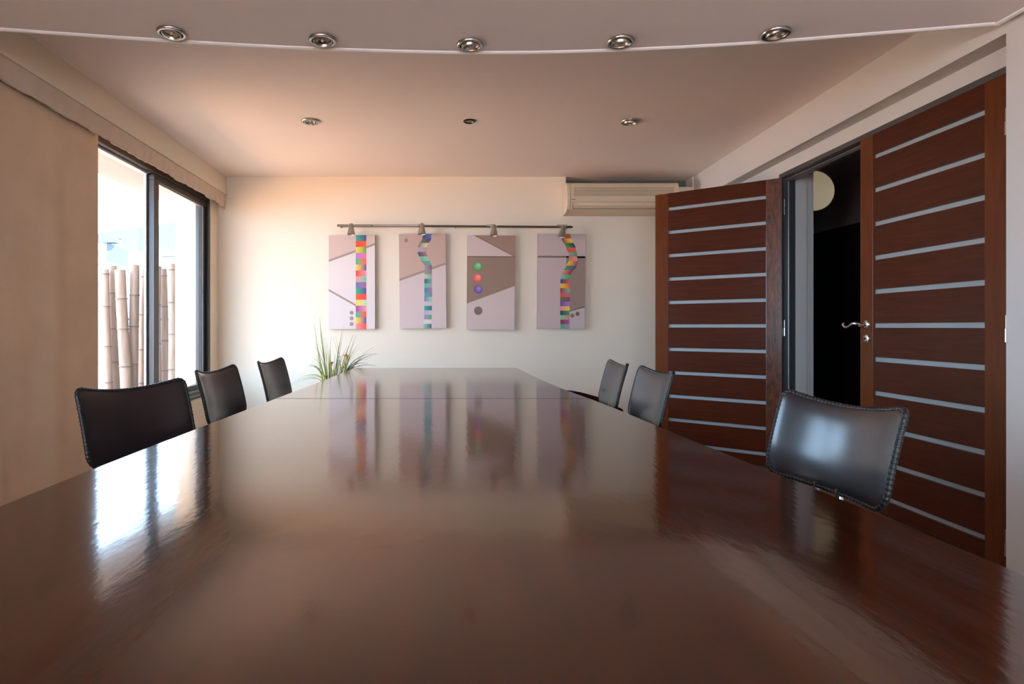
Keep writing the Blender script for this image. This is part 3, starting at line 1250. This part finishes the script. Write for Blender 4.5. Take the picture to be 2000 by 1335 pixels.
def band(cv, path, rows, c_of):
    """coloured ribbon: path = [(x_left, x_right, y)] in 0..1"""
    ys = [p[2] for p in path]

    def at(y):
        for k in range(len(path) - 1):
            if path[k][2] <= y <= path[k + 1][2]:
                t = (y - path[k][2]) / (path[k + 1][2] - path[k][2])
                t = t * t * (3 - 2 * t) if len(path) > 3 else t
                return (path[k][0] + (path[k + 1][0] - path[k][0]) * t, path[k][1] + (path[k + 1][1] - path[k][1]) * t)
        return path[-1][:2]
    y0, y1 = ys[0], ys[-1]
    n = len(rows)
    for k, (ca_, cb_) in enumerate(rows):
        for s_ in range(4):
            ya = y0 + (y1 - y0) * (k + s_ / 4) / n
            yb = y0 + (y1 - y0) * (k + (s_ + 1) / 4) / n
            la, ra = at(ya)
            lb_, rb = at(yb)
            cv.q([(la, ya), (lb_, yb), ((lb_ + rb) / 2, yb), ((la + ra) / 2, ya)],
                 [ca_, ca_, tuple((p + q) / 2 for p, q in zip(ca_, cb_)), tuple((p + q) / 2 for p, q in zip(ca_, cb_))])
            mid = tuple((p + q) / 2 for p, q in zip(ca_, cb_))
            cv.q([((la + ra) / 2, ya), ((lb_ + rb) / 2, yb), (rb, yb), (ra, ya)], [mid, mid, cb_, cb_])


LG, MG = srgb('cdc5c4'), srgb('bda9a1')
TAUPE, TAUPE_L = srgb('8a7466'), srgb('95837b')
BR = srgb('8c7565')
G1, G2, PU, BL, RD, OR_, YE, PK, TQ, LI, MA, NV, GY = [srgb(c) for c in (
    '1ea780', '3f9a4c', '54327f', '4a74a8', 'dc3a30', 'e2592f', 'ecc73c', 'dd8a8e', '4fb39a', 'a3c8a0', '8c1d3a', '2c2354', '9c8f95')]

# 1 : straight ribbon right of centre
cv = Canvas(642, 459, 732.5, 642.5)
cv.rect(0, 0, 1, 1, LG)
cv.lvl = 1
cv.q([(0, 0), (0, .265), (1, .085), (1, 0)], srgb('bfaaa1'))
cv.lvl = 2
cv.q([(0, .262), (0, .285), (1, .107), (1, .083)], TAUPE_L)
cv.q([(0, .572), (0, .594), (.585, .758), (.585, .735)], TAUPE_L)
for yy in (.825, .885, .945):
    cv.disc(.495, yy, .043, TAUPE_L)
cv.lvl = 3
band(cv, [(.585, .81, 0), (.585, .81, 1.0)],
     [(G1, PU), (RD, OR_), (YE, G2), (srgb('a878b8'), srgb('cf6a8c')), (G1, OR_), (YE, PU), (RD, PK), (PK, TQ), (BL, srgb('a05a80')),
      (G1, PU), (OR_, RD), (YE, LI), (srgb('8a3f98'), PK), (G1, RD), (YE, PU), (PK, RD)], None)
cv.build('leftmost canvas: straight rainbow ribbon, three grey dots near the bottom')

# 2 : ribbon that bends left and back
cv = Canvas(780, 456.5, 871, 641, tilt=math.radians(-.5))
cv.rect(0, 0, 1, 1, srgb('c4b6b5'))
cv.lvl = 1
cv.q([(0, 0), (0, .475), (1, .305), (1, 0)], srgb('b39b90'))
cv.lvl = 2
cv.q([(0, .474), (0, .498), (1, .328), (1, .303)], TAUPE_L)
cv.disc(.155, .068, .042, srgb('8f7d74'))
cv.lvl = 3
DP = srgb('4a2f72')
band(cv, [(.52, .70, 0), (.50, .69, .05), (.41, .60, .13), (.40, .585, .20), (.46, .64, .27), (.545, .70, .34), (.54, .70, .42),
          (.535, .70, .60), (.53, .69, .80), (.51, .68, 1.0)],
     [(DP, BL), (srgb('4f6b3a'), DP), (srgb('8a6a62'), srgb('c3c98e')), (srgb('a79ba6'), GY), (DP, srgb('8b7660')), (TQ, srgb('9fb3a0')),
      (srgb('8a7f74'), G1), (GY, srgb('7a3f88')), (srgb('8f8a9a'), srgb('5e8a5a')), (LI, GY), (DP, TQ), (TQ, srgb('a08a98')), (BL, srgb('8f7a7c')),
      (G1, srgb('7d6aa0')), (srgb('8a6ab0'), srgb('7fc8a8')), (srgb('b9b3bd'), srgb('aab8b4')), (G1, PU), (srgb('a99cc4'), srgb('b0c0bb')),
      (srgb('9c86b4'), G2), (LG, LG), (srgb('7cc09a'), PU)], None)
cv.build('second canvas from left: slim curving blue-green ribbon, one dot at top left')

# 3 : three coloured balls on brown
cv = Canvas(912, 459.5, 1005.5, 643.5, tilt=math.radians(.4))
cv.rect(0, 0, 1, 1, srgb('c2b3af'))
cv.lvl = 1
cv.q([(0, .225), (0, .725), (1, .535), (1, .225)], BR)
cv.q([(.14, 0), (.97, .222), (1, .222), (1, 0)], srgb('937a6b'))
cv.lvl = 2
cv.q([(0, .220), (0, .232), (1, .232), (1, .220)], srgb('6f5a4c'))
cv.q([(.13, 0), (.97, .222), (1.0, .222), (.19, 0)], srgb('7c6555'))
cv.disc(.22, .33, .095, srgb('2f8a4a'), srgb('9fd0a0'))
cv.disc(.22, .453, .092, srgb('d2443c'), srgb('f0a090'))
cv.disc(.235, .573, .088, srgb('5a3a8c'), srgb('a088c8'))
cv.disc(.24, .80, .088, srgb('74655a'))
cv.build('third canvas from left: green, red and violet balls on a brown field')

# 4 : wide S-shaped ribbon
cv = Canvas(1050, 456.5, 1142.5, 641.5, tilt=math.radians(.5))
cv.rect(0, 0, 1, 1, srgb('b8a8a6'))
cv.lvl = 1
cv.q([(.6, .235), (.6, .80), (1, .77), (1, .235)], srgb('8d7a70'))
cv.q([(.66, .82), (.66, 1), (1, 1), (1, .765)], srgb('b9acac'))
cv.q([(0, .232), (0, .252), (1, .252), (1, .232)], srgb('7a665b'))
cv.lvl = 2
cv.q([(.66, .805), (.66, .822), (1, .775), (1, .758)], srgb('746055'))
cv.disc(.74, .862, .045, srgb('7d6c6c'))
cv.disc(.85, .842, .045, srgb('6d5c50'))
cv.lvl = 3
DR = srgb('8c1526')
band(cv, [(.52, .68, 0), (.50, .70, .05), (.60, .80, .15), (.66, .83, .22), (.655, .835, .28), (.60, .82, .34), (.50, .70, .42),
          (.48, .68, .50), (.48, .68, .75), (.49, .68, 1)],
     [(DR, srgb('b05a20')), (DR, YE), (G2, srgb('241c30')), (srgb('d0503c'), srgb('c8605a')), (GY, G2), (srgb('cf7a50'), PK), (YE, srgb('a02c50')),
      (G2, PU), (PK, DR), (srgb('7fb890'), G2), (PU, srgb('b06a60')), (YE, OR_), (DR, srgb('7fae98')), (srgb('c8503a'), srgb('b86a70')),
      (srgb('5a7040'), srgb('8c4050')), (srgb('6a4098'), srgb('a078c0')), (PK, YE), (NV, G2), (srgb('80c0a0'), srgb('c07868')), (DR, srgb('9a5a90')),
      (G1, GY)], None)
cv.build('rightmost canvas: wide curving rainbow ribbon, two grey dots low at right')

# ------------------------------------------------------------------ picture-light rail
YT = YB - .085
a, b = W(659, 440, YT), W(1118, 443, YT)
rl = empty('light_rail', (a + b) / 2)
inv = -Vector(rl.location)
m_ = MB().use('nickel_dark')
m_.tube([a, b], .0095, 12)
m_.build('rail', parent=rl, smooth=50).location = inv
for x0, x1, r0 in ((661, 726, .0105), (950, 968, .0105), (1088, 1108, .0105), (728, 818, .0115)):
    m_ = MB().use('nickel')
    m_.tube([W(x0, 440.6, YT), W(x1, 441.0, YT)], r0, 12)
    m_.build('rail_sleeve', parent=rl, smooth=50).location = inv
for px in (664, 890, 1113):
    m_ = MB().use('nickel_dark')
    p = W(px, 441, YT)
    m_.tube([p, (p.x, YB, p.z)], .006, 8)
    m_.build('bracket', parent=rl, smooth=50).location = inv
tag(rl, 'thin dark metal light rail above the row of paintings', 'rail')


def spot():
    r = empty('spotlight')
    m_ = MB().use('nickel')
    m_.lathe((0, 0, 0), [(.0, .024), (.014, .022), (.020, .012), (.0205, 0), (.024, -.02), (.031, -.050), (.036, -.082), (.033, -.083), (.028, -.055), (0, -.045)],
             28, axis=(0, .10, 1))
    m_.build('lamp_head', parent=r, smooth=50)
    m_ = MB().use('nickel_dark')
    m_.lathe((0, 0, 0), [(.026, -.072), (0, -.070)], 20, axis=(0, .10, 1))
    m_.build('bulb', parent=r, smooth=50)
    m_ = MB().use('nickel')
    m_.tube([(-.034, .028, .010), (.034, .028, .010)], .009, 10)
    m_.tube([(0, .028, .010), (0, .0, .008)], .008, 10)
    m_.build('clamp', parent=r, smooth=50)
    return r


sp0 = spot()
for k, (px, py, lb, tl) in enumerate(((686, 441, 'nickel spotlight over the leftmost canvas', 0), (824, 440.5, 'nickel spotlight over the second canvas from left', 0),
                                      (964.5, 443, 'nickel spotlight over the canvas with three coloured balls', 0),
                                      (1101, 446, 'nickel spotlight over the rightmost canvas, tilted leftward', .22))):
    o = sp0 if k == 0 else copy_tree(sp0)
    o.location = W(px, py, YT - .03)
    o.rotation_euler = (0, tl, 0)
    tag(o, lb, 'spotlight', 'spotlights on the picture rail')

# ------------------------------------------------------------------ potted grass behind the table
YG = 4.62
pc = W(648, 748, YG)
pl = empty('potted_grass', (pc.x, YG, 0))
inv = Vector((-pc.x, -YG, 0))
ztop = Z(-.44)
m_ = MB().use('pot')
m_.lathe((0, 0, 0), [(.0, .005), (.09, .0), (.10, .02), (.135, ztop - .02), (.142, ztop), (.128, ztop), (.125, ztop - .04)], 32)
m_.build('pot', parent=pl, smooth=40)
m_ = MB().use('soil')
m_.lathe((0, 0, 0), [(.126, ztop - .035), (0, ztop - .03)], 24)
m_.build('soil', parent=pl, smooth=40)
rnd = random.Random(11)


def blade(mb_, pts, wd):
    pts = [Vector(p) for p in pts]
    # resample as a smooth curve
    P = []
    n = 12
    for k in range(n + 1):
        t = k / n
        if len(pts) == 3:
            P.append(pts[0] * (1 - t) ** 2 + pts[1] * 2 * t * (1 - t) + pts[2] * t * t)
        else:
            P.append(pts[0] * (1 - t) ** 3 + pts[1] * 3 * t * (1 - t) ** 2 + pts[2] * 3 * t * t * (1 - t) + pts[3] * t ** 3)
    rs = [max(.0006, wd * (1 - (k / n) ** 1.6)) for k in range(n + 1)]
    mb_.tube(P, rs, 5)


# tips as seen: (x, y) in the photograph, start x, bend
tips = [(624, 622, 640, .1), (613, 632, 637, .15), (617, 654, 640, -.1), (670, 633, 650, -.05), (612, 670, 636, -.2), (611, 686, 636, -.3),
        (608, 697, 636, -.35), (647, 658, 646, .1), (692, 652, 664, .15), (696, 656, 668, .1), (731, 677, 668, .35), (738, 691, 668, .5), (727, 690, 664, .55),
        (733, 715, 668, .8), (709, 716, 668, .5), (596, 713, 634, -.5), (603, 711, 634, -.45), (570, 752, 634, -.9), (580, 740, 634, -.7),
        (651, 660, 668, -.1), (662, 668, 655, .1), (700, 672, 660, .2), (640, 668, 643, 0), (655, 690, 650, .05), (667, 692, 655, .1),
        (684, 676, 660, .3), (716, 702, 665, .5), (720, 708, 668, .6), (632, 660, 640, -.05), (645, 680, 645, .05), (629, 646, 641, .05)]
lm, dm = MB().use('leaf'), MB().use('leaf_dark')
for k, (tx, ty, sx0, bend) in enumerate(tips):
    for rep in range(2):
        yo = rnd.uniform(-.10, .10)
        jx, jy = rnd.uniform(-4, 4) * rep, rnd.uniform(-5, 8) * rep
        s0 = W(sx0 + rnd.uniform(-4, 4), 0, YG)
        s0 = Vector((s0.x * 1.0, YG + yo * .4, ztop - .03))
        s0.x = max(pc.x - .10, min(pc.x + .10, s0.x))
        e0 = W(tx + jx, ty + jy, YG + yo)
        mid = s0.lerp(e0, .5)
        mid.z += .10 * min(1.0, abs(bend) * 1.6) + .03
        mid.x -= .12 * bend
        (dm if (k in (12, 13, 14, 11, 27, 26) or (rep and k % 4 == 0)) else lm).use('leaf_dark' if (k in (12, 13, 14, 11, 27, 26) or (rep and k % 4 == 0)) else 'leaf')
        tgt = dm if (k in (12, 13, 14, 11, 27, 26) or (rep and k % 4 == 0)) else lm
        blade(tgt, [s0, mid, e0], .0055 if rep == 0 and k % 3 == 0 else .0032)
lm.build('leaves', parent=pl, smooth=80).location = inv
dm.build('dry_leaves', parent=pl, smooth=80).location = inv
for px, py, mt, s in ((677, 699, 'petal', 1.1), (647, 712, 'petal', .9), (633, 737, 'petal_y', 1.0), (673, 713, 'petal_y', .7), (650, 726, 'petal_y', .6)):
    c = W(px, py, YG - .05)
    m_ = MB().use(mt)
    for k in range(7):
        t = 2 * math.pi * k / 7 + rnd.random()
        d = Vector((math.cos(t), math.sin(t) * .8, .9)).normalized()
        e1 = c + d * .034 * s
        sd = d.cross(Vector((0, 0, 1))).normalized() * .012 * s
        m_.quad(c, c.lerp(e1, .6) + sd, e1 + Vector((0, 0, .003)), c.lerp(e1, .6) - sd)
    m_.lathe(c, [(.004 * s, -.02 * s), (.009 * s, 0), (.010 * s, .008 * s), (0, .012 * s)], 10)
    m_.use('leaf')
    m_.tube([c - Vector((0, 0, .01)), (c.x * .5 + pc.x * .5, YG, (c.z + ztop) / 2 - .02), (pc.x, YG, ztop - .03)], .003, 6)
    m_.build('flower', parent=pl).location = inv
tag(pl, 'potted ornamental grass with small orange and yellow flowers, behind the far table end', 'potted plant')

# ------------------------------------------------------------------ outside: terrace, eave, fin, fence, town, hills
mb = MB()
mb.box(-12, -2.29, -3.0, 6.75, -.25, -.05)
mb.box(-12, 5, -12, -3.0, -.25, -.05)  # unseen strip, added to bounce warm sunlight into the rear window
tag(mb.build('floor_terrace', 'terrace'), kind='structure')
mb = MB()
mb.prism([(-2.97, -5), (-2.23, -5), (-2.33, 9), (-2.97, 9)], Z(1.30), Z(1.52))
tag(mb.build('trim_eave', 'eave'), kind='structure')
mb = MB().box(-2.60, -2.31, 5.83, 6.05, -.05, Z(1.30))
tag(mb.build('wall_fin', 'fin'), kind='structure')
mb = MB().box(-9, -2.33, 6.55, 6.72, -.05, Z(.665))
tag(mb.build('wall_parapet', 'outer_white'), kind='structure')
mb = MB().box(-2.7, 3.0, YR - .3, 9.0, CEIL + .2, CEIL + .3)
tag(mb.build('ceiling_roof_slab', 'outer_white'), kind='structure')
mb = MB().box(2.9, 4.3, 1.0, 8.4, CEIL + .1, CEIL + .3)
tag(mb.build('ceiling_corridor_slab', 'outer_white'), kind='structure')

YF = 6.30
poles = [  # (x left, x right, y top, lean at the bottom in px, place)
    (200, 213, 526, 4, 'leftmost bamboo pole of the terrace fence, slim and dark-topped'),
    (211, 227, 519, 6, 'tall bamboo pole, second from the left in the fence'),
    (226, 245, 527, 9, 'broad bamboo pole with a flat cut top, third from the left'),
    (254, 270, 517, 0, 'straight tall bamboo pole, fourth from the left in the fence'),
    (276, 286, 526, -5, 'thinnest bamboo pole in the left pane, fifth from the left'),
    (285, 299, 514, -2, 'bamboo pole beside the left edge of the window mullion'),
    (301, 314, 520, 0, 'bamboo pole hidden behind the window mullion'),
    (314, 325, 525, 2, 'slim pinkish bamboo pole just right of the window mullion'),
    (331, 347, 515, -2, 'thick bamboo pole in the right window pane'),
    (348, 359, 517, 2, 'rightmost bamboo pole against the white fin wall'),
    (176, 192, 520, 2, 'bamboo pole at the edge of the curtain'),
]
for px0, px1, py, lean, lb in poles[:-1]:
    YF = 6.30 + (.0 if poles.index((px0, px1, py, lean, lb)) % 2 else -.115)
    top = W((px0 + px1) / 2, py, YF)
    rad = (px1 - px0) / F * YF / 2 * 1.08
    dx = lean / F * YF
    r = rnd.random()
    bot = Vector((top.x + dx * 1.5, YF + .0, -.05))
    m_ = MB().use('bamboo')
    n = 46
    L_ = top.z - bot.z
    nodes = [rnd.uniform(.15, .35)]
    while nodes[-1] < L_:
        nodes.append(nodes[-1] + rnd.uniform(.28, .42))
    pts, rs = [], []
    zs_ = sorted(set([0, L_] + [L_ * k / 20 for k in range(21)] + [v + q for v in nodes for q in (-.014, -.006, 0, .006, .014) if 0 < v + q < L_]))
    for z in zs_:
        t = z / L_
        p = bot.lerp(top, t)
        p.x += .006 * math.sin(z * 3 + r * 9)
        k = 0
        for v in nodes:
            if abs(z - v) < .001:
                k = .10
            elif abs(z - v) < .008:
                k = .05
            elif abs(z - v) < .016:
                k = -.03
        pts.append(p - bot)
        rs.append(rad * (1.06 - .12 * t) * (1 + k))
    m_.tube(pts, rs, 16)
    # darker ring strips at the nodes
    m_.use('bamboo_node')
    for v in nodes:
        if v < L_:
            p = bot.lerp(top, v / L_) - bot
            p.x += .006 * math.sin(v * 3 + r * 9)
            m_.tube([p - Vector((0, 0, .006)), p + Vector((0, 0, .006))], rad * (1.06 - .12 * v / L_) * 1.10, 16)
    o = m_.build('bamboo_pole', smooth=50)
    o.location = bot
    tag(o, lb, 'bamboo pole', 'bamboo poles of the terrace fence')
for py, lb in ((623, 'upper dark wire tie running across the bamboo poles'), (726, 'lower dark wire tie running across the bamboo poles')):
    m_ = MB().use('tie')
    n = 60
    P = []
    for k in range(n + 1):
        q = W(198 + (360 - 198) * k / n, py + 1.2 * math.sin(k * 1.3), YF)
        q.y = 6.30 + .062
        P.append(q)
    m_.tube(P, .012, 6)
    o = m_.build('wire_tie', smooth=60)
    tag(o, lb, 'wire', 'wire ties of the bamboo fence')

mb = MB().box(-900, 300, 10, 2600, -14.2, -14)
tag(mb.build('ground_town', 'ground'), kind='structure')


# houses
def at(px, py, Y):
    return W(px, py, Y)


YH = 42.0
r = empty('house', (at(200, 500, YH).x, YH, -14))
inv = -Vector(r.location)
a, b = at(150, 476, YH), at(208, 476, YH)
m_ = MB().use('outer_white')
m_.box(a.x, b.x, YH, YH + 8, -14, a.z)
for px in (165, 185, 197):
    p = at(px, 500, YH)
m_.build('wall', parent=r).location = inv
for px in (172, 190, 200):
    p, q = at(px, 486, YH), at(px + 5, 500, YH)
    m_ = MB().use('house')
    m_.box(p.x, q.x, YH - .03, YH + .05, q.z, p.z)
    m_.build('window', parent=r).location = inv
p = at(203, 474, YH)
MB().use('roof_grey').box(p.x - .3, p.x + .3, YH + 1, YH + 1.6, p.z - .2, p.z + .15).build('chimney', parent=r).location = inv
tag(r, 'pale town house at the left edge of the window view', 'house')

YH = 40.0
r = empty('house', (at(228, 500, YH).x, YH, -14))
inv = -Vector(r.location)
a, b, c, d = at(208, 474, YH), at(250, 487, YH), at(208, 530, YH), at(250, 530, YH)
m_ = MB().use('roof_grey')
i0 = [(a.x, YH, -14), (b.x, YH, -14), (b.x, YH + 9, -14), (a.x, YH + 9, -14)]
i1 = [(a.x, YH, a.z), (b.x, YH, b.z), (b.x, YH + 9, b.z), (a.x, YH + 9, a.z)]
m_.hexa(i0, i1)
m_.build('wall', parent=r).location = inv
m_ = MB().use('roof_grey')
m_.box(a.x - .2, a.x + .7, YH - .2, YH + .4, a.z, a.z + .25)
m_.build('roof_edge', parent=r).location = inv
p = at(218.5, 475, YH)
q = at(218.5, 461, YH)
m_ = MB().use('house')
m_.tube([(p.x, YH + 1, p.z - .2), (p.x, YH + 1, q.z)], .07, 8)
m_.lathe((p.x, YH + 1, q.z - .05), [(.05, 0), (.17, .03), (.17, .08), (.0, .14)], 10)
m_.build('chimney', parent=r, smooth=40).location = inv
tag(r, 'tall grey town building with a thin chimney pipe', 'house')


def hip_house(label, x0, x1, ridge0, ridge1, yr, ye, yb, YH, wallm='outer_white'):
    r = empty('house', (at((x0 + x1) / 2, 500, YH).x, YH, -14))
    inv = -Vector(r.location)
    A, B = at(x0, ye, YH), at(x1, ye, YH)
    R0, R1 = at(ridge0, yr, YH + 4), at(ridge1, yr, YH + 4)
    m_ = MB().use(wallm)
    m_.box(A.x + .2, B.x - .2, YH + .3, YH + 8, -14, A.z)
    m_.build('wall', parent=r).location = inv
    m_ = MB().use('roof_grey')
    z = A.z
    C, D = (B.x, YH + 8.5, z), (A.x, YH + 8.5, z)
    m_.quad((A.x, YH, z), (B.x, YH, z), tuple(R1), tuple(R0))
    m_.quad((B.x, YH, z), C, tuple(R1))
    m_.quad(C, D, tuple(R0), tuple(R1))
    m_.quad(D, (A.x, YH, z), tuple(R0))
    m_.quad((A.x, YH, z), D, C, (B.x, YH, z))
    m_.build('roof', parent=r).location = inv
    tag(r, label, 'house', 'slate-roofed houses beyond the terrace')


hip_house('slate-roofed house seen low in the middle of the left window pane', 240, 275, 250, 262, 488, 515, 530, 60)
hip_house('hipped slate roof house behind the window mullion', 266, 362, 292, 328, 486, 500, 520, 51)
hip_house('low slate-roofed house in front of the pale town house', 150, 215, 165, 192, 508, 517, 530, 28)
p, q = at(254, 492, 25), at(260, 515, 25)
r = MB().use('outer_white')
r.prism([(p.x - .05, 25), (q.x + .05, 25), (q.x + .05, 25.6), (p.x - .05, 25.6)], -14, p.z)
tag(r.build('chimney_stack', at=(p.x, 25, -14)), 'white chimney stack between the slate roofs', 'chimney')

# hazy hill ridge
YM = 1500.0
ridge = [(-200, 470), (0, 470), (100, 462), (190, 456), (215, 450), (250, 446), (290, 442), (330, 436), (352, 433), (420, 428), (520, 432), (700, 450), (900, 480)]
m_ = MB().use('hill')
for (x0, y0), (x1, y1) in zip(ridge[:-1], ridge[1:]):
    a, b = at(x0, y0, YM), at(x1, y1, YM)
    m_.quad((a.x * .72, YM * .72, -14), (b.x * .72, YM * .72, -14), tuple(b), tuple(a))
    m_.quad(tuple(a), tuple(b), (b.x * 1.2, YM * 1.2, -14), (a.x * 1.2, YM * 1.2, -14))
o = m_.build('hill', smooth=60)
tag(o, 'long hazy blue hill ridge behind the town', 'hill', kind='structure')
